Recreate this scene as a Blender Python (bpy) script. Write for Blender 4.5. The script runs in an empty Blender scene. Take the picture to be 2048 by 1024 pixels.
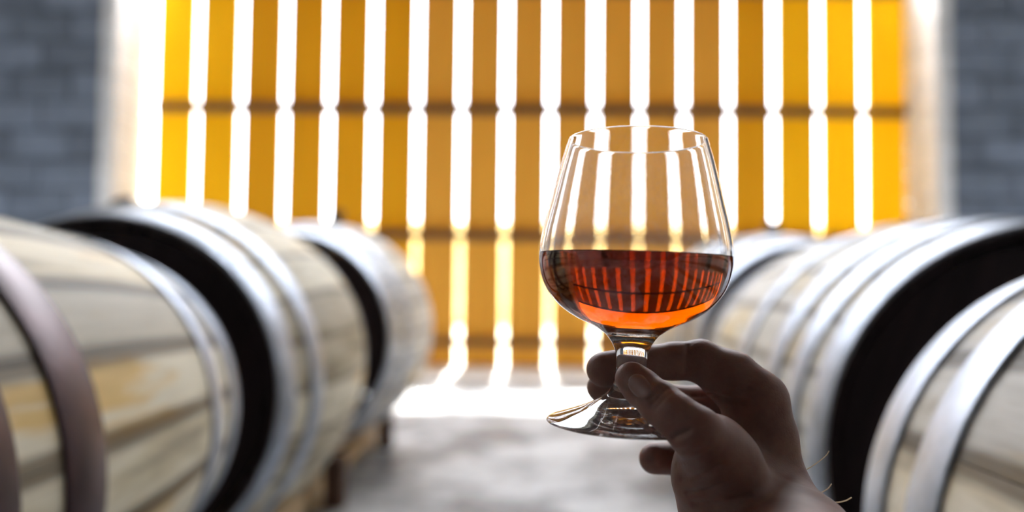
import bpy, bmesh, math, random
import numpy as np
from mathutils import Vector, Matrix

random.seed(7)
PI = math.pi
SC = bpy.context.scene
COL = SC.collection

# ------------------------------------------------------------------ camera
F_PX = 1475.0
CAM = Vector((0, 0, 0.66))
PITCH, YAW, ROLL = 0.040, -0.0136, 0.0114
fw = Vector((math.sin(YAW) * math.cos(PITCH), math.cos(YAW) * math.cos(PITCH), math.sin(PITCH)))
_r = fw.cross(Vector((0, 0, 1))).normalized()
_u = _r.cross(fw)
RT = _r * math.cos(ROLL) + _u * math.sin(ROLL)
UP = _u * math.cos(ROLL) - _r * math.sin(ROLL)
cam_d = bpy.data.cameras.new('camera')
cam = bpy.data.objects.new('camera', cam_d)
COL.objects.link(cam)
cam.matrix_world = Matrix(((RT.x, UP.x, -fw.x, CAM.x), (RT.y, UP.y, -fw.y, CAM.y),
                           (RT.z, UP.z, -fw.z, CAM.z), (0, 0, 0, 1)))
cam_d.sensor_width = 36
cam_d.lens = 36 * F_PX / 2048
cam_d.clip_start = 0.02
cam_d.dof.use_dof = True
cam_d.dof.focus_distance = 0.352
cam_d.dof.aperture_fstop = 2.8
SC.camera = cam

# ------------------------------------------------------------------ sky, sun, exposure
world = bpy.data.worlds.new('sky')
SC.world = world
world.use_nodes = True
bg = world.node_tree.nodes['Background']
bg.inputs['Color'].default_value = (0.93, 0.975, 1.06, 1)
bg.inputs['Strength'].default_value = 14.0
sun_d = bpy.data.lights.new('sun', 'SUN')
sun_d.energy = 30.0
sun_d.angle = math.radians(1.0)
sun_d.color = (1.0, 0.97, 0.92)
sun = bpy.data.objects.new('sun', sun_d)
COL.objects.link(sun)
SUN_EL, SUN_AZ = math.radians(67.8), math.radians(0.5)
sdir = Vector((math.sin(SUN_AZ) * math.cos(SUN_EL), math.cos(SUN_AZ) * math.cos(SUN_EL), math.sin(SUN_EL)))
sun.rotation_euler = sdir.to_track_quat('Z', 'Y').to_euler()
sun.location = (0, 12, 12)
pd = bpy.data.lights.new('opening_portal', 'AREA')
pd.shape = 'RECTANGLE'
pd.size, pd.size_y = 6.3, 5.1
pd.cycles.is_portal = True
portal = bpy.data.objects.new('opening_portal', pd)
COL.objects.link(portal)
portal.location = (0.05, 6.2, 2.5)
portal.rotation_euler = (math.radians(-90), 0, 0)
SC.view_settings.view_transform = 'Standard'
SC.view_settings.look = 'None'
SC.view_settings.gamma = 1
SC.view_settings.use_curve_mapping = False
SC.view_settings.exposure = 0.0
cy = SC.cycles
cy.use_denoising = True
cy.max_bounces = 18
cy.diffuse_bounces = 6
cy.glossy_bounces = 6
cy.transmission_bounces = 14
cy.transparent_max_bounces = 8
cy.caustics_reflective = True
cy.caustics_refractive = True
cy.blur_glossy = 0.6
cy.sample_clamp_indirect = 8.0


# ------------------------------------------------------------------ helpers
def at(px, py, Y):
    """world point on the ray of a photograph pixel, at world depth Y"""
    d = fw + RT * ((px - 1024) / F_PX) + UP * ((512 - py) / F_PX)
    return CAM + d * (Y / d.y)


def tag(o, label=None, cat=None, group=None, kind=None):
    if label: o['label'] = label
    if cat: o['category'] = cat
    if group: o['group'] = group
    if kind: o['kind'] = kind
    return o


def link(name, me, parent=None):
    o = bpy.data.objects.new(name, me)
    COL.objects.link(o)
    if parent is not None: o.parent = parent
    return o


def empty(name, loc, rz=0.0):
    o = bpy.data.objects.new(name, None)
    COL.objects.link(o)
    o.location = loc
    o.rotation_euler = (0, 0, rz)
    o.empty_display_size = 0.1
    return o


def mesh(name, verts, faces, mat=None, smooth=False):
    me = bpy.data.meshes.new(name)
    me.from_pydata([tuple(v) for v in verts], [], faces)
    if mat: me.materials.append(mat)
    if smooth:
        me.polygons.foreach_set('use_smooth', [True] * len(me.polygons))
    me.update()
    return me


def bm_mesh(name, bm, mat=None, smooth=False):
    me = bpy.data.meshes.new(name)
    bmesh.ops.recalc_face_normals(bm, faces=bm.faces)
    bm.to_mesh(me)
    bm.free()
    if mat: me.materials.append(mat)
    if smooth:
        me.polygons.foreach_set('use_smooth', [True] * len(me.polygons))
    return me


def box_mesh(name, x0, x1, y0, y1, z0, z1, mat, bevel=0.0):
    bm = bmesh.new()
    bmesh.ops.create_cube(bm, size=1)
    for v in bm.verts:
        v.co = Vector((x0 + (v.co.x + .5) * (x1 - x0), y0 + (v.co.y + .5) * (y1 - y0), z0 + (v.co.z + .5) * (z1 - z0)))
    if bevel:
        bmesh.ops.bevel(bm, geom=bm.edges[:], offset=bevel, segments=1, affect='EDGES')
    return bm_mesh(name, bm, mat)


# ------------------------------------------------------------------ materials
class NT:
    def __init__(s, name):
        s.m = bpy.data.materials.new(name)
        s.m.use_nodes = True
        s.t = s.m.node_tree
        s.b = s.t.nodes['Principled BSDF']
        s.out = s.t.nodes['Material Output']

    def n(s, typ, **kw):
        nd = s.t.nodes.new(typ)
        for k, v in kw.items():
            if k.startswith('_'): setattr(nd, k[1:], v)
            else: nd.inputs[k.replace('0', ' ')].default_value = v
        return nd

    def l(s, a, b): s.t.links.new(a, b)

    def coord(s, scale=(1, 1, 1), rnd=True):
        tc = s.n('ShaderNodeTexCoord')
        mp = s.n('ShaderNodeMapping')
        mp.inputs['Scale'].default_value = scale
        s.l(tc.outputs['Object'], mp.inputs['Vector'])
        if rnd:
            oi = s.n('ShaderNodeObjectInfo')
            ml = s.n('ShaderNodeMath', _operation='MULTIPLY')
            ml.inputs[1].default_value = 57.0
            s.l(oi.outputs['Random'], ml.inputs[0])
            cb = s.n('ShaderNodeCombineXYZ')
            for i in range(3): s.l(ml.outputs[0], cb.inputs[i])
            s.l(cb.outputs[0], mp.inputs['Location'])
        return mp.outputs['Vector']

    def noise(s, vec, scale=5, detail=4, rough=.55):
        nd = s.n('ShaderNodeTexNoise')
        nd.inputs['Scale'].default_value = scale
        nd.inputs['Detail'].default_value = detail
        nd.inputs['Roughness'].default_value = rough
        s.l(vec, nd.inputs['Vector'])
        return nd.outputs['Fac']

    def ramp(s, fac, stops):
        r = s.n('ShaderNodeValToRGB')
        e = r.color_ramp.elements
        while len(e) < len(stops): e.new(0.5)
        for i, (p, c) in enumerate(stops):
            e[i].position = p
            e[i].color = tuple(c) + (1,)
        s.l(fac, r.inputs['Fac'])
        return r.outputs['Color']

    def mix(s, fac, a, b, mode='MIX'):
        m = s.n('ShaderNodeMixRGB', _blend_type=mode)
        for inp, v in ((0, fac), (1, a), (2, b)):
            if isinstance(v, (int, float)): m.inputs[inp].default_value = v
            elif isinstance(v, tuple): m.inputs[inp].default_value = v + (1,)
            else: s.l(v, m.inputs[inp])
        return m.outputs[0]

    def bump(s, h, strength=.3, dist=.01):
        b = s.n('ShaderNodeBump')
        b.inputs['Strength'].default_value = strength
        b.inputs['Distance'].default_value = dist
        s.l(h, b.inputs['Height'])
        s.l(b.outputs['Normal'], s.b.inputs['Normal'])

    def rand(s):
        return s.n('ShaderNodeObjectInfo').outputs['Random']


def mat_oak(name, pale, mid, dark, gold):
    k = NT(name)
    v = k.coord((9, 1.3, 9))
    grain = k.noise(k.coord((60, 2.2, 60)), 1.0, 5, .6)
    big = k.noise(v, 1.0, 4, .6)
    c = k.ramp(big, [(.33, dark), (.41, mid), (.48, pale), (.56, pale), (.64, gold)])
    tint = k.ramp(k.rand(), [(0, (.50, .48, .46)), (.3, (.92, .90, .86)), (.7, (1, 1, 1)), (.85, (.98, .92, .80)), (1, (1.0, .78, .46))])
    c = k.mix(.8, c, tint, 'MULTIPLY')
    c = k.mix(.55, c, k.ramp(grain, [(.3, (.66, .63, .58)), (.52, (1, 1, 1))]), 'MULTIPLY')
    tc = k.n('ShaderNodeTexCoord')
    sx = k.n('ShaderNodeSeparateXYZ')
    k.l(tc.outputs['Object'], sx.inputs[0])
    dv = k.n('ShaderNodeMath', _operation='DIVIDE')
    k.l(sx.outputs[0], dv.inputs[0]); k.l(sx.outputs[2], dv.inputs[1])
    ab = k.n('ShaderNodeMath', _operation='ABSOLUTE')
    k.l(dv.outputs[0], ab.inputs[0])
    jn = k.n('ShaderNodeMath', _operation='ADD')
    jn.use_clamp = False
    k.l(ab.outputs[0], jn.inputs[0])
    wob = k.n('ShaderNodeMath', _operation='MULTIPLY')
    k.l(big, wob.inputs[0]); wob.inputs[1].default_value = .05
    k.l(wob.outputs[0], jn.inputs[1])
    c = k.mix(1.0, c, k.ramp(jn.outputs[0], [(.125, (1, 1, 1)), (.158, (.30, .27, .24))]), 'MULTIPLY')
    k.l(c, k.b.inputs['Base Color'])
    k.b.inputs['Roughness'].default_value = .6
    k.b.inputs['Specular IOR Level'].default_value = .3
    k.bump(grain, .35, .004)
    return k.m


M = {}
M['oak'] = mat_oak('weathered_oak', (.86, .80, .64), (.68, .61, .43), (.30, .26, .20), (.80, .56, .22))
M['oak_pale'] = mat_oak('pale_oak', (.90, .87, .81), (.80, .75, .64), (.48, .44, .37), (.84, .68, .40))


def mat_simple(name, c, rough=.5, metal=0.0, var=.25, scale=(12, 12, 12), bump=.2, bd=.003):
    k = NT(name)
    f = k.noise(k.coord(scale), 1.0, 5, .6)
    lo = tuple(x * (1 - var) for x in c)
    hi = tuple(min(1, x * (1 + var)) for x in c)
    k.l(k.ramp(f, [(.3, lo), (.7, hi)]), k.b.inputs['Base Color'])
    k.b.inputs['Roughness'].default_value = rough
    k.b.inputs['Metallic'].default_value = metal
    if bump: k.bump(f, bump, bd)
    return k.m


M['zinc'] = mat_simple('galvanised_steel', (.42, .46, .53), .46, .80, .22, (20, 20, 20), .15, .002)
M['rust'] = mat_simple('rusty_brown_steel', (.060, .031, .033), .40, .5, .45, (14, 14, 14), .3, .003)
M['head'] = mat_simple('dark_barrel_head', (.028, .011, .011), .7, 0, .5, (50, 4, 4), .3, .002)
M['bung'] = mat_simple('black_bung', (.02, .02, .022), .6)
M['wood_pale'] = mat_simple('pale_pine', (.62, .46, .27), .65, 0, .3, (30, 3, 30), .3, .003)
M['wood_dark'] = mat_simple('dark_timber', (.09, .045, .03), .7, 0, .4, (30, 30, 4), .3, .003)
M['rail'] = mat_simple('dark_brown_rail', (.085, .045, .025), .6, 0, .3, (3, 30, 30), .2, .003)
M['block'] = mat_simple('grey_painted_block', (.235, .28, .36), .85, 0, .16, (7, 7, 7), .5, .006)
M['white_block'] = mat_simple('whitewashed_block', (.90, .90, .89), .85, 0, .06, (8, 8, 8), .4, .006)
M['plaster'] = mat_simple('grey_plaster', (.06, .06, .065), .9, 0, .12, (3, 3, 3), .2, .004)
M['lime'] = mat_simple('limewashed_wall', (.66, .67, .68), .9, 0, .1, (3, 3, 3), .2, .004)
M['ceil'] = mat_simple('timber_ceiling', (.12, .11, .10), .85, 0, .2, (2, 20, 2), .2, .004)
M['ground'] = mat_simple('pale_gravel', (.58, .50, .34), .9, 0, .25, (6, 6, 6), .3, .01)
M['ochre'] = mat_simple('ochre_render', (.75, .58, .26), .9, 0, .25, (2, 2, 1), .3, .01)

for nm_b in ('block', 'white_block'):
    kk = M[nm_b].node_tree
    bs = kk.nodes['Principled BSDF']
    src = bs.inputs['Base Color'].links[0].from_socket
    oi = kk.nodes.new('ShaderNodeObjectInfo')
    cr = kk.nodes.new('ShaderNodeValToRGB')
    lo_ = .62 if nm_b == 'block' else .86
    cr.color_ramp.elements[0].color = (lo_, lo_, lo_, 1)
    kk.links.new(oi.outputs['Random'], cr.inputs[0])
    mm = kk.nodes.new('ShaderNodeMixRGB'); mm.blend_type = 'MULTIPLY'; mm.inputs[0].default_value = 1
    kk.links.new(src, mm.inputs[1]); kk.links.new(cr.outputs[0], mm.inputs[2])
    kk.links.new(mm.outputs[0], bs.inputs['Base Color'])

k = NT('concrete_floor')
v = k.coord((1, 1, 1), False)
f1 = k.noise(v, 2.6, 6, .62)
f2 = k.noise(v, 26, 4, .6)
c = k.ramp(f1, [(.40, (.10, .11, .125)), (.49, (.36, .38, .40)), (.57, (.64, .65, .66))])
c = k.mix(.4, c, k.ramp(f2, [(.3, (.6, .6, .6)), (.7, (1, 1, 1))]), 'MULTIPLY')
k.l(c, k.b.inputs['Base Color'])
k.l(k.ramp(f1, [(.3, (.35, .35, .35)), (.7, (.6, .6, .6))]), k.b.inputs['Roughness'])
k.bump(f2, .15, .004)
M['floor'] = k.m


def mat_amber(name, ca, cb):
    k = NT(name)
    f = k.noise(k.coord((25, 25, 1.2)), 1.0, 4, .6)
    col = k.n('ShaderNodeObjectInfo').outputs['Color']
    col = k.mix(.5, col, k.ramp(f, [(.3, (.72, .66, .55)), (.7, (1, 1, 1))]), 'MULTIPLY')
    k.l(col, k.b.inputs['Base Color'])
    k.b.inputs['Roughness'].default_value = .8
    k.b.inputs['Specular IOR Level'].default_value = .2
    tr = k.n('ShaderNodeBsdfTranslucent')
    k.l(col, tr.inputs['Color'])
    mx = k.n('ShaderNodeMixShader')
    mx.inputs[0].default_value = .18
    k.l(k.b.outputs[0], mx.inputs[1])
    k.l(tr.outputs[0], mx.inputs[2])
    k.l(mx.outputs[0], k.out.inputs['Surface'])
    return k.m


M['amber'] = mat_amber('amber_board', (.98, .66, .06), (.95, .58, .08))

k = NT('clear_glass')
k.b.inputs['Base Color'].default_value = (1, 1, 1, 1)
k.b.inputs['Roughness'].default_value = 0
k.b.inputs['IOR'].default_value = 1.5
k.b.inputs['Transmission Weight'].default_value = 1
sm = k.noise(k.coord((60, 60, 60), False), 1.0, 5, .65)
k.bump(sm, .02, .0006)
dust = k.noise(k.coord((420, 420, 420), False), 1.0, 6, .75)
dfac = k.n('ShaderNodeMapRange')
k.l(dust, dfac.inputs['Value'])
for nm_d, v_d in (('From Min', .50), ('From Max', .80), ('To Min', .008), ('To Max', .10)): dfac.inputs[nm_d].default_value = v_d
dtr = k.n('ShaderNodeBsdfTranslucent')
dtr.inputs['Color'].default_value = (.9, .9, .92, 1)
dmx = k.n('ShaderNodeMixShader')
k.l(dfac.outputs[0], dmx.inputs[0]); k.l(k.b.outputs[0], dmx.inputs[1]); k.l(dtr.outputs[0], dmx.inputs[2])
k.l(dmx.outputs[0], k.out.inputs['Surface'])
M['glass'] = k.m
k = NT('amber_spirit')
k.b.inputs['Base Color'].default_value = (1, 1, 1, 1)
k.b.inputs['Roughness'].default_value = 0
k.b.inputs['IOR'].default_value = 1.36
k.b.inputs['Transmission Weight'].default_value = 1
va = k.n('ShaderNodeVolumeAbsorption')
va.inputs['Color'].default_value = (.94, .86, .32, 1)
va.inputs['Density'].default_value = 390
k.l(va.outputs[0], k.out.inputs['Volume'])
M['spirit'] = k.m

k = NT('skin')
vv = k.coord((1, 1, 1), False)
f1 = k.noise(vv, 60, 4, .6)
f2 = k.noise(vv, 700, 4, .6)
k.l(k.ramp(f1, [(.3, (.19, .085, .063)), (.7, (.28, .145, .11))]), k.b.inputs['Base Color'])
k.b.inputs['Roughness'].default_value = .55
k.b.inputs['Subsurface Weight'].default_value = .5
k.b.inputs['Subsurface Radius'].default_value = (1.0, .25, .12)
k.b.inputs['Subsurface Scale'].default_value = .010
k.bump(f2, .25, .0008)
M['skin'] = k.m
k = NT('nail')
k.b.inputs['Base Color'].default_value = (.27, .15, .125, 1)
k.b.inputs['Roughness'].default_value = .28
M['nail'] = k.m
k = NT('fair_hair')
k.b.inputs['Base Color'].default_value = (.85, .74, .55, 1)
k.b.inputs['Roughness'].default_value = .35
trn = k.n('ShaderNodeBsdfTranslucent')
trn.inputs['Color'].default_value = (.95, .85, .7, 1)
mx = k.n('ShaderNodeMixShader')
mx.inputs[0].default_value = .5
k.l(k.b.outputs[0], mx.inputs[1]); k.l(trn.outputs[0], mx.inputs[2]); k.l(mx.outputs[0], k.out.inputs['Surface'])
M['hair'] = k.m

# ------------------------------------------------------------------ the setting
Y_IN, Y_OUT = 5.47, 5.94            # room face and outer face of the end wall
OX0, OX1 = -3.08, 3.07            # opening
LINTEL, CEIL = 5.00, 5.5
RX, BACK = 4.6, -4.0


def structure(o): return tag(o, kind='structure')


structure(link('floor', box_mesh('floor', -RX, RX, BACK, 5.0, -.2, 0, M['floor'])))
sill = structure(link('trim_1', box_mesh('sill', OX0, OX1, 5.004, Y_OUT + .15, -.2, .012, M['white_block'], .004)))
structure(link('ceiling', box_mesh('ceiling', -RX, RX, BACK, Y_OUT, CEIL, CEIL + .2, M['ceil'])))
structure(link('wall_left', box_mesh('wall_left', -RX - .3, -RX, BACK, Y_OUT, -.2, CEIL + .2, M['lime'])))
structure(link('wall_right', box_mesh('wall_right', RX, RX + .3, BACK, Y_OUT, -.2, CEIL + .2, M['lime'])))
structure(link('wall_back', box_mesh('wall_back', -RX - .3, RX + .3, BACK - .3, BACK, -.2, CEIL + .2, M['plaster'])))
structure(link('ground_outside', box_mesh('ground', -40, 40, Y_OUT + .16, 60, -.4, -.02, M['ground'])))
structure(link('wall_outside', box_mesh('wall_outside', -30, 30, 12.5, 12.8, -.1, 1.75, M['ochre'])))
# end wall: block courses around the opening, one wall object, each block a part
BH = .225
wall = structure(link('wall_front', box_mesh('lintel', -RX, RX, Y_IN + .02, Y_OUT, LINTEL, CEIL, M['block'])))
structure(link('wall_front_core_left', box_mesh('core', -RX, OX0 - .10, Y_IN + .03, Y_OUT - .01, -.2, LINTEL, M['plaster']), )).parent = wall
structure(link('wall_front_core_right', box_mesh('core', OX1 + .10, RX, Y_IN + .03, Y_OUT - .01, -.2, LINTEL, M['plaster']), )).parent = wall
bpy.data.objects['wall_front_core_left'].name = 'core'
bpy.data.objects['wall_front_core_right'].name = 'core'
BL = .45
blk = [box_mesh('block', -BL / 2 + .005, BL / 2 - .005, 0, .10, -BH / 2 + .010, BH / 2 - .010, M['block'], .008),
       box_mesh('block', -BL / 4 + .005, BL / 4 - .005, 0, .10, -BH / 2 + .010, BH / 2 - .010, M['block'], .008)]
jamb = [box_mesh('jamb_block', 0, .12, 0, Y_OUT - Y_IN, -BH / 2 + .004, BH / 2 - .004, M['white_block'], .006)]
ncourse = int(LINTEL / BH)
for side in (-1, 1):
    xe = OX0 - .12 if side < 0 else OX1 + .12
    for j in range(ncourse + 1):
        z = (j + .5) * BH
        if z + BH / 2 > LINTEL + .01: break
        o = link('jamb_block', jamb[0], wall)
        o.location = ((OX0 - .12) if side < 0 else OX1, Y_IN + random.uniform(-.006, .006), z)
        x = 0.0
        if j % 2:
            o = link('block', blk[1], wall)
            o.location = (xe + side * BL / 4, Y_IN + random.uniform(-.007, .007), z)
            x = BL / 2
        while x + BL < 1.45:
            o = link('block', blk[0], wall)
            o.location = (xe + side * (x + BL / 2), Y_IN + random.uniform(-.008, .008), z)
            o.rotation_euler = (random.uniform(-.01, .01), 0, random.uniform(-.01, .01))
            x += BL

# ------------------------------------------------------------------ slatted screen
YS = 5.93
scr = empty('slatted_screen', (0, YS, 0))
tag(scr, 'tall screen of amber upright boards with bright gaps filling the far doorway', 'screen')
P_ = 88.0 / F_PX * (YS + .12)
GAP = .040
T_ = .045
TOPZ = 3.12  # boards stop here; the unseen open gap above is invented to let sunlight in
x_first = at(399.5, 0, YS).x - P_ / 2      # centre of first board at top of frame
board = box_mesh('slat', -(P_ - GAP) / 2, (P_ - GAP) / 2, 0, T_, .012, TOPZ, M['amber'], .004)
NB = 17
# board colours: side light near the reveals painted in as yellower, brighter end boards
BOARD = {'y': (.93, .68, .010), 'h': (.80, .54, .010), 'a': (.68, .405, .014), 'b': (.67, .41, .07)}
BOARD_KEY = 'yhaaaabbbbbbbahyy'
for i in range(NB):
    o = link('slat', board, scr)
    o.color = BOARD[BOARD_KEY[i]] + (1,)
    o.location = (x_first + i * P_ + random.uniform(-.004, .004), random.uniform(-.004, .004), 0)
for zc, h in ((2.075, .075), (1.055, .075), (.205, .06)):
    o = link('cross_rail', box_mesh('cross_rail', -2.98, 3.05, -.075, -.008, zc - h / 2, zc + h / 2, M['rail'], .006), scr)
o = link('cross_rail', box_mesh('cross_rail', -2.9, 3.04, -.075, -.008, TOPZ - .1, TOPZ, M['rail'], .006), scr)


# ------------------------------------------------------------------ barrels
def barrel(cx, cy, cz, yaw, L, r, R, hoops, label, oak, nst=22, bung=None, far=False, lap=None):
    """cx,cy,cz: centre of the near head (far=True: of the far head); axis heads along (sin yaw, cos yaw)"""
    ax = Vector((math.sin(yaw), math.cos(yaw), 0))
    c = Vector((cx, cy, cz))
    if far: c = c - ax * L
    mid = c + ax * (L / 2)
    root = empty('barrel', (mid.x, mid.y, mid.z - R), -yaw)
    tag(root, label, 'barrel', 'oak barrels lying in two rows')

    def prof(d): return r + (R - r) * (1 - ((d - L / 2) / (L / 2)) ** 2)
    NS = 14
    half = PI / nst
    vs, fs = [], []
    hw = half * .990
    for i in range(NS + 1):
        d = L * i / NS
        q = prof(d)
        th = .011 if i in (0, NS) else .025          # the chime is planed thin
        for (a, rr) in ((-hw, q), (-hw / 3, q), (hw / 3, q), (hw, q), (hw, q - th), (-hw, q - th)):
            vs.append((rr * math.sin(a), d - L / 2, rr * math.cos(a)))
    for i in range(NS):
        for j in range(6):
            a, b = i * 6 + j, i * 6 + (j + 1) % 6
            fs.append((a, b, b + 6, a + 6))
    fs.append((5, 4, 3, 2, 1, 0))
    fs.append(tuple(NS * 6 + j for j in range(6)))
    me = mesh('stave', vs, fs, oak)
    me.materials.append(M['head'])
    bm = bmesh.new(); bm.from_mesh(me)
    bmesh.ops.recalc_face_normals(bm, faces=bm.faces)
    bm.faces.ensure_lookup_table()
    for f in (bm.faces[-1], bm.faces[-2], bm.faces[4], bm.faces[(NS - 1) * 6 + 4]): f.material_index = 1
    bm.to_mesh(me); bm.free()
    me.polygons.foreach_set('use_smooth', [True] * len(fs))
    ln = []
    for p in me.polygons:
        outerf = p.index < NS * 6 and p.index % 6 < 3
        for vi in p.vertices:
            if outerf:
                co = me.vertices[vi].co
                d = co.y + L / 2
                sl = -(R - r) * 2 * (d - L / 2) / (L / 2) ** 2
                a = math.atan2(co.x, co.z)
                ln.append(Vector((math.sin(a), -sl, math.cos(a))).normalized())
            else:
                ln.append(p.normal.copy())
    me.normals_split_custom_set(ln)
    off = random.uniform(0, 2 * half)
    for i in range(nst):
        o = link('stave', me, root)
        o.location = (0, 0, R)
        o.rotation_euler = (0, 2 * half * i + off, 0)
    # heads: five to seven boards each, set in behind the chime
    for (y0, s) in ((-L / 2 + .020, 1), (L / 2 - .020, -1)):
        rh = r - .022
        nb = 6
        for b in range(nb):
            x0 = -rh + 2 * rh * b / nb + .0012
            x1 = -rh + 2 * rh * (b + 1) / nb - .0012
            pts = []
            for t in range(7):
                x = x0 + (x1 - x0) * t / 6
                pts.append((x, math.sqrt(max(0, rh * rh - x * x))))
            poly = [(x, z) for x, z in pts] + [(x, -z) for x, z in reversed(pts)]
            bm = bmesh.new()
            f = bm.faces.new([bm.verts.new((x, y0, z)) for x, z in poly])
            e = bmesh.ops.extrude_face_region(bm, geom=[f])
            bmesh.ops.translate(bm, verts=[g for g in e['geom'] if isinstance(g, bmesh.types.BMVert)], vec=(0, .022 * s, 0))
            bmesh.ops.remove_doubles(bm, verts=bm.verts, dist=1e-5)
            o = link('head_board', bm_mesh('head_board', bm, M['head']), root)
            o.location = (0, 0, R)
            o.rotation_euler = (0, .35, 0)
    rivm = None
    for hi_, (d0, d1, mt) in enumerate(hoops):
        n = 96
        vs, fs = [], []
        sec = [(d0, .0005), (d0, .0034), (d0 + .003, .0044), ((d0 + d1) / 2, .0044), (d1 - .003, .0044), (d1, .0034), (d1, .0005)]
        for i in range(n):
            a = 2 * PI * i / n
            for d, t in sec:
                q = prof(min(max(d, 0), L)) + t
                vs.append((q * math.sin(a), d - L / 2, q * math.cos(a)))
        m = len(sec)
        for i in range(n):
            for j in range(m - 1):
                a, b = i * m + j, ((i + 1) % n) * m + j
                fs.append((a, b, b + 1, a + 1))
        me = mesh('hoop', vs, fs, M[mt], True)
        bm = bmesh.new(); bm.from_mesh(me); bmesh.ops.recalc_face_normals(bm, faces=bm.faces); bm.to_mesh(me); bm.free()
        h = link('hoop', me, root)
        h.location = (0, 0, R)
        # lapped end and its two rivets
        a0 = random.uniform(.5, 1.1) * (-1 if cx < 0 else 1)
        if lap and hi_ == 0: a0 = lap
        q = prof((d0 + d1) / 2)
        vs, fs = [], []
        for i in range(6):
            a = a0 + .16 * i / 5
            for d in (d0 + .001, d1 - .001):
                for t in (.003, .0066):
                    rr = prof(min(max(d, 0), L)) + t
                    vs.append((rr * math.sin(a), d - L / 2, rr * math.cos(a)))
        for i in range(5):
            b = i * 4
            fs += [(b, b + 4, b + 5, b + 1), (b + 1, b + 5, b + 7, b + 3), (b + 3, b + 7, b + 6, b + 2), (b + 2, b + 6, b + 4, b)]
        fs += [(0, 1, 3, 2), (20, 22, 23, 21)]
        link('hoop_lap', mesh('hoop_lap', vs, fs, M[mt]), h)
        if rivm is None:
            bm = bmesh.new()
            bmesh.ops.create_uvsphere(bm, u_segments=8, v_segments=5, radius=.006)
            for v in bm.verts: v.co.z *= .5
            rivm = bm_mesh('rivet', bm, M['zinc'], True)
        rivm_ = rivm
        if mt == 'rust':
            rivm_ = rivm.copy(); rivm_.materials[0] = M['rust']
        for da in (.05, .12):
            rv = link('rivet', rivm_, h)
            a = a0 + da
            rr = q + .008
            rv.location = (rr * math.sin(a), (d0 + d1) / 2 - L / 2, rr * math.cos(a))
            rv.rotation_euler = (0, a, 0)
    if bung is not None:
        bm = bmesh.new()
        bmesh.ops.create_cone(bm, cap_ends=True, segments=20, radius1=.030, radius2=.026, depth=.10)
        bmesh.ops.bevel(bm, geom=[e for e in bm.edges if e.calc_length() < .012], offset=.003, segments=1, affect='EDGES')
        o = link('bung', bm_mesh('bung', bm, M['bung']), root)
        o.location = ((R + .004) * math.sin(bung), 0, R + (R + .004) * math.cos(bung))
        o.rotation_euler = (0, bung, 0)
    return root, mid, R


def hoopset(L, ds, mt='zinc'):
    out = []
    for a, b in ds:
        out += [(a, b, mt), (L - b, L - a, mt)]
    return out


BAR = []
L1L = 1.10
BAR.append(barrel(-.759, 1.285, .66 - .218, 0.0, L1L, .267, .317,
                  [(L1L - .055, L1L - .001, 'zinc'), (L1L - .165, L1L - .115, 'zinc'), (L1L - .565, L1L - .495, 'rust'),
                   (L1L - .70, L1L - .63, 'rust'), (.115, .165, 'zinc'), (.001, .055, 'zinc')],
                  'nearest left barrel of weathered oak with broad rusty brown hoops round its middle', M['oak'], 20, None, True))
BAR.append(barrel(-.793, 1.377, .66 - .215, math.radians(-3), .93, .335, .407,
                  hoopset(.93, ((.001, .06), (.125, .18))),
                  'big oak barrel second on the left, black bung on top and galvanised hoops', M['oak'], 24, -.43, lap=.62))
BAR.append(barrel(-.755, 2.337, .66 - .178, 0, .93, .335, .407, hoopset(.93, ((.001, .06), (.125, .18))),
                  'pale barrel at the far end of the left row, nearest the slatted screen', M['oak_pale'], 24, .1))
BAR.append(barrel(.623, .771, .66 - .238, 0, .98, .267, .317, hoopset(.98, ((.001, .06), (.115, .175))) ,
                  'nearest right barrel of grey weathered oak with two shiny hoops, cropped by the corner', M['oak_pale'], 20, None, True))
BAR.append(barrel(.774, 1.05, .66 - .239, math.radians(4), 1.0, .335, .372,
                  [(.001, .06, 'zinc'), (.10, .155, 'zinc'), (.205, .26, 'zinc'), (.40, .45, 'zinc'), (.80, .85, 'zinc'), (.94, .999, 'zinc')],
                  'big barrel second on the right, dark head turned to the aisle beside the wrist', M['oak_pale'], 24, .5))
BAR.append(barrel(.90, 2.32, .66 - .20, 0, .93, .335, .40, hoopset(.93, ((.001, .06), (.125, .18))),
                  'pale barrel farthest along the right row, mostly behind the glass', M['oak_pale'], 24, .1))


# ------------------------------------------------------------------ timber cradles under the barrels
def cradle(bars, off, posts, label, group='timber cradles under the barrels'):
    xs = [b[1].x for b in bars]
    ys = [b[1].y for b in bars]
    y0, y1 = min(ys) - .36, max(ys) + .36
    xm = sum(xs) / len(xs)
    root = empty('cradle', (xm, (y0 + y1) / 2, 0))
    tag(root, label, 'cradle', group)
    ztop = min(b[1].z - math.sqrt(b[2] ** 2 - (off - .035 + abs(b[1].x - xm)) ** 2) for b in bars) - .004
    hh = min(.075, ztop - .01)
    yl = y1 - y0
    rm = box_mesh('rail', -.035, .035, -yl / 2, yl / 2, 0, hh, M['wood_pale'], .005)
    for s in (-1, 1):
        o = link('rail', rm, root)
        o.location = (s * off, 0, ztop - hh)
        for (yp, hp) in posts:
            p = link('post', box_mesh('post', -.028, .028, -.03, .03, 0, hp, M['wood_dark'], .004), root)
            p.location = (s * (off + .092), yp - (y0 + y1) / 2, 0)
            n = link('bearer', box_mesh('bearer', -.062, .062, -.045, .045, 0, ztop - hh, M['wood_pale'], .003), root)
            n.location = (s * off, yp - (y0 + y1) / 2, 0)
    return root


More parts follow.
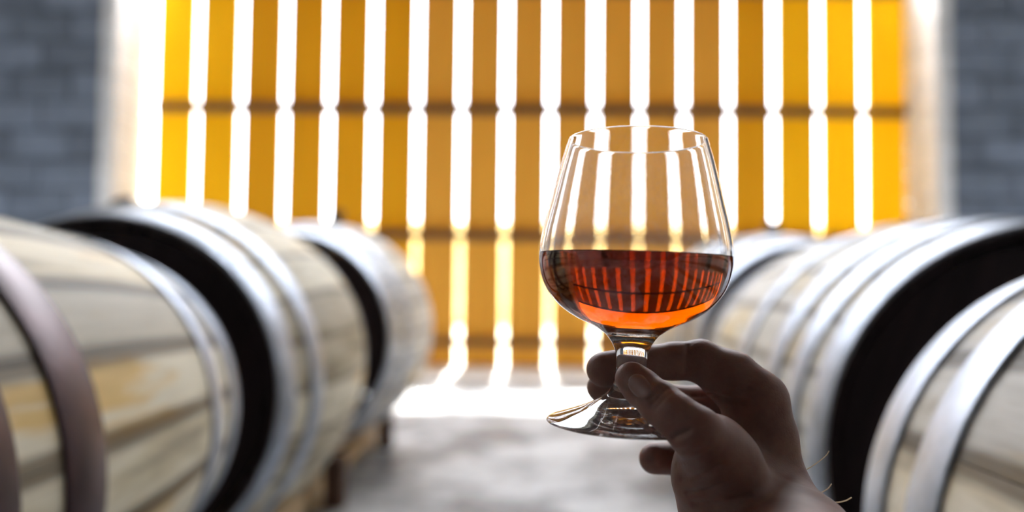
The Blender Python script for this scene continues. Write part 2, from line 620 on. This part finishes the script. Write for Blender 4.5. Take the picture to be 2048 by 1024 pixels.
cradle([BAR[0]], .15, ((.45, .18), (1.0, .18)), 'timber cradle under the nearest left barrel, below the picture edge')
cradle([BAR[1], BAR[2]], .15, ((1.62, .08), (2.2, .15), (3.0, .13)), 'pale timber rail with dark posts under the two far left barrels')
cradle([BAR[3]], .15, ((.1, .18), (.5, .18)), 'timber cradle under the nearest right barrel, below the picture edge')
cradle([BAR[4]], .15, ((1.3, .07), (1.85, .07)), 'timber cradle under the second right barrel, behind the forearm')
cradle([BAR[5]], .15, ((2.5, .08), (3.1, .08)), 'timber cradle under the farthest right barrel, behind the hand')

# ------------------------------------------------------------------ brandy snifter
GY = 0.36
PXM = GY / F_PX                     # metres per photograph pixel at the glass
g_top = at(1275, 281, GY)
g_bot = at(1260, 843, GY)
axis = (g_top - g_bot)
GH = axis.length
axn = axis.normalized()
glass = empty('brandy_snifter', g_bot)
tag(glass, 'clear stemmed brandy snifter held up in the hand before the slatted screen', 'glass')
glass.rotation_euler = axn.to_track_quat('Z', 'Y').to_euler()


def sp(points, n):
    """Catmull-Rom through (r, z) points"""
    P = [points[0]] + list(points) + [points[-1]]
    out = []
    for i in range(1, len(P) - 2):
        p0, p1, p2, p3 = [np.array(q, float) for q in P[i - 1:i + 3]]
        for t in np.linspace(0, 1, n, endpoint=False):
            out.append(.5 * ((2 * p1) + (-p0 + p2) * t + (2 * p0 - 5 * p1 + 4 * p2 - p3) * t * t + (-p0 + 3 * p1 - 3 * p2 + p3) * t ** 3))
    out.append(np.array(points[-1], float))
    return out


def zz(py): return (843 - py) * PXM * GH / (562 * PXM)


def pr(rpx, py): return (rpx * PXM, zz(py))


# outer profile of the bowl from rim to neck, stem, foot
outer = sp([pr(138.5, 283), pr(152, 330), pr(169, 400), pr(184, 462), pr(190.5, 505), pr(189, 540), pr(176, 580),
            pr(149, 615), pr(112, 640), pr(76, 656), pr(52, 672)], 7)
stem = sp([pr(52, 672), pr(39, 690), pr(31.5, 712), pr(30, 740), pr(35, 770), pr(52, 792)], 6)
foot_t = sp([pr(52, 792), pr(85, 812), pr(125, 828), pr(158, 839.5), pr(163.5, 842.5)], 6)
foot_b = sp([pr(163.5, 842.5), pr(162, 846), pr(120, 843), pr(60, 838), pr(0.001, 836)], 4)
# inner wall: offset inward
WALL = .0013
ob = outer[:-6]
inner = []
for i, p in enumerate(ob):
    a = ob[max(i - 1, 0)]; b = ob[min(i + 1, len(ob) - 1)]
    t = (b - a) / np.linalg.norm(b - a)
    nrm = np.array([t[1], -t[0]])           # points to the axis for a downward path
    if nrm[0] > 0 and t[1] < 0: nrm = -nrm
    q = p + nrm * WALL
    if q[0] > .012 and q[1] > zz(642): inner.append(q)
inner[0] = np.array([outer[0][0] - WALL, outer[0][1] - .0001])
lastr, lastz = inner[-1]
inner += sp([(lastr, lastz), (lastr * .62, lastz - .0021), (lastr * .3, lastz - .0031), (1e-6, lastz - .0034)], 4)[1:]
rim = [np.array([outer[0][0] - WALL * (.5 + .5 * math.cos(t)), outer[0][1] + WALL * .5 * math.sin(t)]) for t in np.linspace(0, PI, 6)][1:-1]
bowl_prof = list(reversed(inner)) + rim + outer


def lathe(name, prof, mat, parent, n=128):
    prof = [np.array(p, float) for p in prof]
    vs, fs, nv = [], [], []
    m = len(prof)
    for i in range(n):
        a = 2 * PI * i / n
        for r_, z_ in prof: vs.append((r_ * math.cos(a), r_ * math.sin(a), z_))
    for i in range(n):
        for j in range(m - 1):
            a, b = i * m + j, ((i + 1) % n) * m + j
            fs.append((a, a + 1, b + 1, b))
    me = mesh(name, vs, fs, mat, True)
    return me


full = bowl_prof + stem[1:] + foot_t[1:] + foot_b[1:]
NA = 144
fm = np.array(full)
tang = np.gradient(fm, axis=0)
tang /= np.linalg.norm(tang, axis=1)[:, None] + 1e-12
norm2 = np.stack([-tang[:, 1], tang[:, 0]], 1) * 1.0
# outward test at the outer bowl
i_out = len(bowl_prof) - len(outer) + 20
if norm2[i_out][0] < 0: norm2 = -norm2
i1 = len(bowl_prof) - 1
i2 = i1 + len(stem) - 1
for nm, a, b in (('bowl', 0, i1), ('stem', i1, i2), ('foot', i2, len(full) - 1)):
    prof = full[a:b + 1]
    m = len(prof)
    vs, ns, fs = [], [], []
    for i in range(NA):
        t = 2 * PI * i / NA
        c_, s_ = math.cos(t), math.sin(t)
        for j in range(m):
            vs.append((prof[j][0] * c_, prof[j][0] * s_, prof[j][1]))
            q = norm2[a + j]
            ns.append((q[0] * c_, q[0] * s_, q[1]))
    for i in range(NA):
        for j in range(m - 1):
            p, q = i * m + j, ((i + 1) % NA) * m + j
            fs.append((p, p + 1, q + 1, q))
    # face orientation to agree with the outward normals
    f0 = fs[(m - 1) * 3 + (m - 1) // 2]
    v0, v1, v2 = [np.array(vs[x]) for x in f0[:3]]
    if np.dot(np.cross(v1 - v0, v2 - v0), np.array(ns[f0[0]])) < 0:
        fs = [tuple(reversed(f)) for f in fs]
    me = mesh(nm, vs, fs, M['glass'], True)
    me.normals_split_custom_set_from_vertices(ns)
    link(nm, me, glass)

# the spirit in the bowl: its side lies just inside the glass wall
z_fill = zz(515)
side = [p for p in inner if p[1] < z_fill]
fillr = np.interp(z_fill, [p[1] for p in reversed(inner)], [p[0] for p in reversed(inner)])
E_ = .00012
lp = [np.array([1e-6, side[-1][1] - E_])]
for p in reversed(side[:-1]): lp.append(np.array([p[0] + E_ if p[0] > .004 else p[0], p[1] - E_ * .6]))
lp += [np.array([fillr + E_, z_fill + .0007]), np.array([fillr - .0006, z_fill + .0001]), np.array([fillr - .003, z_fill]), np.array([fillr * .5, z_fill]), np.array([1e-6, z_fill])]
me = lathe('brandy', lp, M['spirit'], None, NA)
bm = bmesh.new(); bm.from_mesh(me)
bmesh.ops.remove_doubles(bm, verts=bm.verts, dist=1e-5)
bmesh.ops.recalc_face_normals(bm, faces=bm.faces)
bm.to_mesh(me); bm.free()
drink = link('brandy', me)
drink.location = g_bot
drink.rotation_euler = glass.rotation_euler
tag(drink, 'dark amber spirit filling the lower half of the snifter bowl', 'drink')


# ------------------------------------------------------------------ the hand: one smooth implicit surface
def P3(px, py, Y, rpx): return (np.array(at(px, py, Y)), rpx * Y / F_PX)


chains = {
    'thumb': [P3(1264, 757, .3455, 33.5), P3(1283, 775, .342, 36), P3(1322, 808, .333, 42), P3(1352, 832, .326, 43), P3(1392, 866, .322, 52), P3(1450, 930, .335, 70)],
    'index': [P3(1208, 739, .374, 35), P3(1285, 728, .3795, 36), P3(1350, 722, .383, 36), P3(1402, 722, .384, 41), P3(1462, 757, .379, 54), P3(1512, 803, .374, 60)],
    'middle': [P3(1204, 775, .386, 30), P3(1290, 797, .398, 32), P3(1400, 812, .404, 38), P3(1460, 824, .400, 44), P3(1520, 850, .395, 55)],
    'ring': [P3(1400, 905, .408, 32), P3(1392, 868, .422, 35), P3(1420, 852, .425, 38), P3(1525, 900, .412, 52)],
    'pinky': [P3(1309, 917, .402, 30.5), P3(1355, 916, .412, 33), P3(1410, 905, .420, 35), P3(1525, 945, .418, 48)],
    'palm_a': [P3(1512, 803, .374, 60), P3(1518, 880, .374, 68), P3(1520, 960, .376, 78), P3(1520, 1040, .372, 95)],
    'palm_b': [P3(1425, 895, .338, 66), P3(1436, 950, .346, 84), P3(1455, 1015, .355, 88), P3(1490, 1080, .355, 110)],
    'palm_c': [P3(1520, 850, .395, 55), P3(1522, 920, .40, 62), P3(1520, 1000, .39, 72), P3(1530, 1060, .375, 90)],
    'palm_d': [P3(1525, 945, .418, 44), P3(1520, 1010, .40, 60)],
    'fore': [P3(1535, 1075, .362, 118), P3(1560, 1120, .345, 150), P3(1650, 1320, .27, 250), P3(1760, 1600, .21, 380)],
}
ALL = [q for c in chains.values() for q in c]
lo = np.min([c - r for c, r in ALL], axis=0) - .006
hi = np.max([c + r for c, r in ALL], axis=0) + .006
VX = .001
dims = np.ceil((hi - lo) / VX).astype(int) + 1
gx, gy, gz = [lo[i] + VX * np.arange(dims[i]) for i in range(3)]


def cone_sd(P, a, ra, b, rb):
    ab = b - a
    t = np.clip(((P - a) @ ab) / (ab @ ab), 0, 1)
    t = t.astype(np.float32)
    d = P - a - t[..., None] * ab
    return np.sqrt((d * d).sum(-1)) - (ra + (rb - ra) * t)


def smin(a, b, k):
    h = np.clip(.5 + .5 * (b - a) / k, 0, 1)
    return b + (a - b) * h - k * h * (1 - h)


def chain_sd(P, c, k=.004):
    d = None
    for (a, ra), (b, rb) in zip(c[:-1], c[1:]):
        e = cone_sd(P, a, ra, b, rb)
        d = e if d is None else smin(d, e, k)
    return d


def hand_sd(P):
    body = None
    for n_ in ('palm_a', 'palm_b', 'palm_c', 'palm_d', 'fore'):
        e = chain_sd(P, chains[n_], .008)
        body = e if body is None else smin(body, e, .014)
    # fingers keep apart from each other, yet flow into the palm
    for n_, kk in (('pinky', .0035), ('ring', .0035), ('middle', .0035), ('index', .0045), ('thumb', .007)):
        body = smin(body, chain_sd(P, chains[n_], .003), kk)
    return body


def surface_nets(F):
    nx, ny, nz = F.shape
    S = F < 0
    idx = -np.ones((nx - 1, ny - 1, nz - 1), np.int64)
    acc = np.zeros((nx - 1, ny - 1, nz - 1, 3), np.float32)
    cnt = np.zeros((nx - 1, ny - 1, nz - 1), np.float32)
    offs = [(i, j, k_) for i in (0, 1) for j in (0, 1) for k_ in (0, 1)]

    def sl(A, o): return A[o[0]:nx - 1 + o[0], o[1]:ny - 1 + o[1], o[2]:nz - 1 + o[2]]
    for a in offs:
        for ax_ in range(3):
            if a[ax_]: continue
            b = list(a); b[ax_] = 1
            fa, fb = sl(F, a), sl(F, tuple(b))
            m = (fa < 0) != (fb < 0)
            t = np.where(m, fa / np.where(m, fa - fb, 1), 0)
            for q in range(3):
                acc[..., q] += np.where(m, a[q] + (t if q == ax_ else 0), 0)
            cnt += m
    on = cnt > 0
    idx[on] = np.arange(on.sum())
    I = np.argwhere(on)
    V = lo + VX * (I + acc[on] / cnt[on][:, None])
    faces = []
    for ax_ in range(3):
        u, w = (ax_ + 1) % 3, (ax_ + 2) % 3
        s0 = [slice(None)] * 3; s1 = [slice(None)] * 3
        s0[ax_] = slice(0, -1); s1[ax_] = slice(1, None)
        A, B = S[tuple(s0)], S[tuple(s1)]
        E = np.argwhere(A != B)
        ok = (E[:, u] > 0) & (E[:, w] > 0) & (E[:, u] < F.shape[u] - 1) & (E[:, w] < F.shape[w] - 1)
        E = E[ok]
        fl = A[tuple(E.T)]

        def g(du, dw):
            J = E.copy(); J[:, u] += du; J[:, w] += dw
            return idx[tuple(J.T)]
        Q = np.stack([g(-1, -1), g(0, -1), g(0, 0), g(-1, 0)], 1)
        Q[~fl] = Q[~fl][:, ::-1]
        faces.append(Q)
    return V, np.concatenate(faces)


Fv = np.empty(tuple(dims), np.float32)
yy, zz_ = np.meshgrid(gy, gz, indexing='ij')
for i0 in range(0, dims[0], 16):
    xs = gx[i0:i0 + 16]
    P = np.empty((len(xs),) + yy.shape + (3,), np.float32)
    P[..., 0] = xs[:, None, None]; P[..., 1] = yy; P[..., 2] = zz_
    Fv[i0:i0 + 16] = hand_sd(P)
V, Q = surface_nets(Fv)


def hit(px, py, y0=.29):
    """point where the ray of a pixel meets the hand"""
    o = np.array(CAM); d = np.array(at(px, py, 1.0)) - o
    t = y0
    for _ in range(80):
        s = float(hand_sd((o + d * t)[None, :].astype(np.float32))[0])
        t += s * .8
        if abs(s) < 1e-5: break
    return o + d * t


# skin folds: joints of the thumb and index finger, web and wrist
folds = [([(1297, 800), (1308, 788), (1322, 772)], .0005), ([(1303, 808), (1316, 793), (1330, 778)], .0006), ([(1311, 815), (1325, 799), (1337, 786)], .0004),
         ([(1345, 874), (1362, 866), (1377, 858)], .0009), ([(1376, 690), (1372, 715), (1371, 745)], .0004),
         ([(1385, 792), (1420, 790), (1455, 798), (1490, 806)], .0009), ([(1440, 800), (1475, 786), (1505, 776)], .0006), ([(1450, 786), (1478, 775), (1500, 768)], .0005),
         ([(1352, 905), (1385, 898), (1420, 884)], .0005), ([(1352, 930), (1390, 920), (1430, 900)], .0004), ([(1362, 960), (1400, 950), (1440, 930)], .0005),
         ([(1372, 985), (1410, 980), (1450, 965)], .0006), ([(1385, 1008), (1440, 1004), (1500, 990)], .0007)]
nrm_v = np.zeros_like(V)
q0, q1, q2 = V[Q[:, 0]], V[Q[:, 1]], V[Q[:, 2]]
fnm = np.cross(q1 - q0, q2 - q0)
for j_ in range(4): np.add.at(nrm_v, Q[:, j_], fnm)
nrm_v /= np.linalg.norm(nrm_v, axis=1)[:, None] + 1e-20
probe = np.arange(0, len(V), 997)
if (hand_sd((V[probe] + nrm_v[probe] * .0015).astype(np.float32)) > 0).mean() < .5:
    nrm_v = -nrm_v
    Q = Q[:, ::-1].copy()
    print('flipped')
disp = np.zeros(len(V))
for pts, dep in folds:
    cr = sp(pts, 8)
    dm = np.full(len(V), 1e9)
    for q in cr:
        h = hit(q[0], q[1])
        dm = np.minimum(dm, ((V - h) ** 2).sum(1))
    disp = np.maximum(disp, dep * 2.4 * np.exp(-dm / (2 * .0007 ** 2)))
V = V - nrm_v * disp[:, None]
org = Vector(V.mean(0))
me = bpy.data.meshes.new('person')
me.from_pydata((V - np.array(org)).tolist(), [], Q.tolist())
me.materials.append(M['skin'])
me.polygons.foreach_set('use_smooth', [True] * len(me.polygons))
me.update()
hand = link('person', me)
hand.location = org
tag(hand, 'bare right hand and wrist of a person pinching the stem of the snifter', 'person')
sm_ = hand.modifiers.new('smooth', 'SMOOTH')
sm_.factor = .5
sm_.iterations = 3


# thumbnail: a curved plate following the thumb
nc = np.array([1279., 772.])
ud = np.array([.60, .80]); ud /= np.linalg.norm(ud)     # from the free edge towards the root of the thumb
wd = np.array([-ud[1], ud[0]])
NU, NW = 10, 8
nv, nf = [], []
for i in range(NU + 1):
    for j in range(NW + 1):
        u_, w_ = -1 + 2 * i / NU, -1 + 2 * j / NW
        k1 = math.sqrt(max(0, 1 - abs(w_) ** 2 * .55))
        k2 = math.sqrt(max(0, 1 - abs(u_) ** 3 * .6))
        p = nc + ud * (28 * u_ * k1) + wd * (21 * w_ * k2)
        h = hit(p[0], p[1])
        edge = max(abs(u_), abs(w_))
        lift = .00055 * (1 - edge ** 4) + (-.0003 if edge == 1 else .00025)
        nv.append(h + (np.array(CAM) - h) / np.linalg.norm(np.array(CAM) - h) * lift)
for i in range(NU):
    for j in range(NW):
        a = i * (NW + 1) + j
        nf.append((a, a + 1, a + NW + 2, a + NW + 1))
nm_ = mesh('nail', [Vector(q) - org for q in nv], nf, M['nail'], True)
o = link('nail', nm_, hand)
o['label'] = 'pale thumbnail'
so = o.modifiers.new('thick', 'SOLIDIFY'); so.thickness = .0004


# hairs standing on the wrist
def tube(bm, pts, r0, r1, n=6):
    rings = []
    for i, p in enumerate(pts):
        t = (Vector(pts[min(i + 1, len(pts) - 1)]) - Vector(pts[max(i - 1, 0)])).normalized()
        a = t.cross(Vector((0, 1, 0.2))).normalized(); b = t.cross(a)
        r_ = r0 + (r1 - r0) * i / (len(pts) - 1)
        rings.append([bm.verts.new(Vector(p) + (a * math.cos(2 * PI * k_ / n) + b * math.sin(2 * PI * k_ / n)) * r_) for k_ in range(n)])
    for A, B in zip(rings[:-1], rings[1:]):
        for k_ in range(n): bm.faces.new((A[k_], A[(k_ + 1) % n], B[(k_ + 1) % n], B[k_]))
    bm.faces.new(rings[-1]); bm.faces.new(list(reversed(rings[0])))


def px_curve(pts, Y0, Y1, n=10):
    out = []
    cr = sp([(a, b) for a, b in pts], n)
    for i, q in enumerate(cr):
        out.append(at(q[0], q[1], Y0 + (Y1 - Y0) * i / (len(cr) - 1)) - org)
    return out


for pts, r_ in (([(1598, 947), (1615, 938), (1635, 925), (1652, 911), (1658, 902)], 1.1),
                ([(1632, 992), (1645, 984), (1656, 977), (1663, 968)], 1.3),
                ([(1668, 1005), (1680, 1004), (1692, 1001), (1703, 995)], 1.5)):
    bm = bmesh.new()
    tube(bm, px_curve(pts, .372, .368), r_ * .36 / F_PX, r_ * .36 / F_PX)
    link('hair', bm_mesh('hair', bm, M['hair'], True), hand)
bm = bmesh.new()
rg = random.Random(3)
outl = [(1588, 880), (1592, 905), (1600, 945), (1612, 968), (1626, 986), (1650, 1000)]
for i in range(60):
    s = rg.random() * (len(outl) - 1.001)
    a, b = outl[int(s)], outl[int(s) + 1]
    t = s - int(s)
    x, y = a[0] + (b[0] - a[0]) * t - 3, a[1] + (b[1] - a[1]) * t
    ln = rg.uniform(3, 9)
    an = rg.uniform(-.9, .2)
    tube(bm, px_curve([(x, y), (x + ln * .6 * math.cos(an), y + ln * .6 * math.sin(an)), (x + ln * math.cos(an - .5), y + ln * math.sin(an - .5))], .372, .371, 3),
         .00012, .00005, 4)
o = link('wrist_fuzz', bm_mesh('wrist_fuzz', bm, M['hair'], True), hand)
o['kind'] = 'stuff'
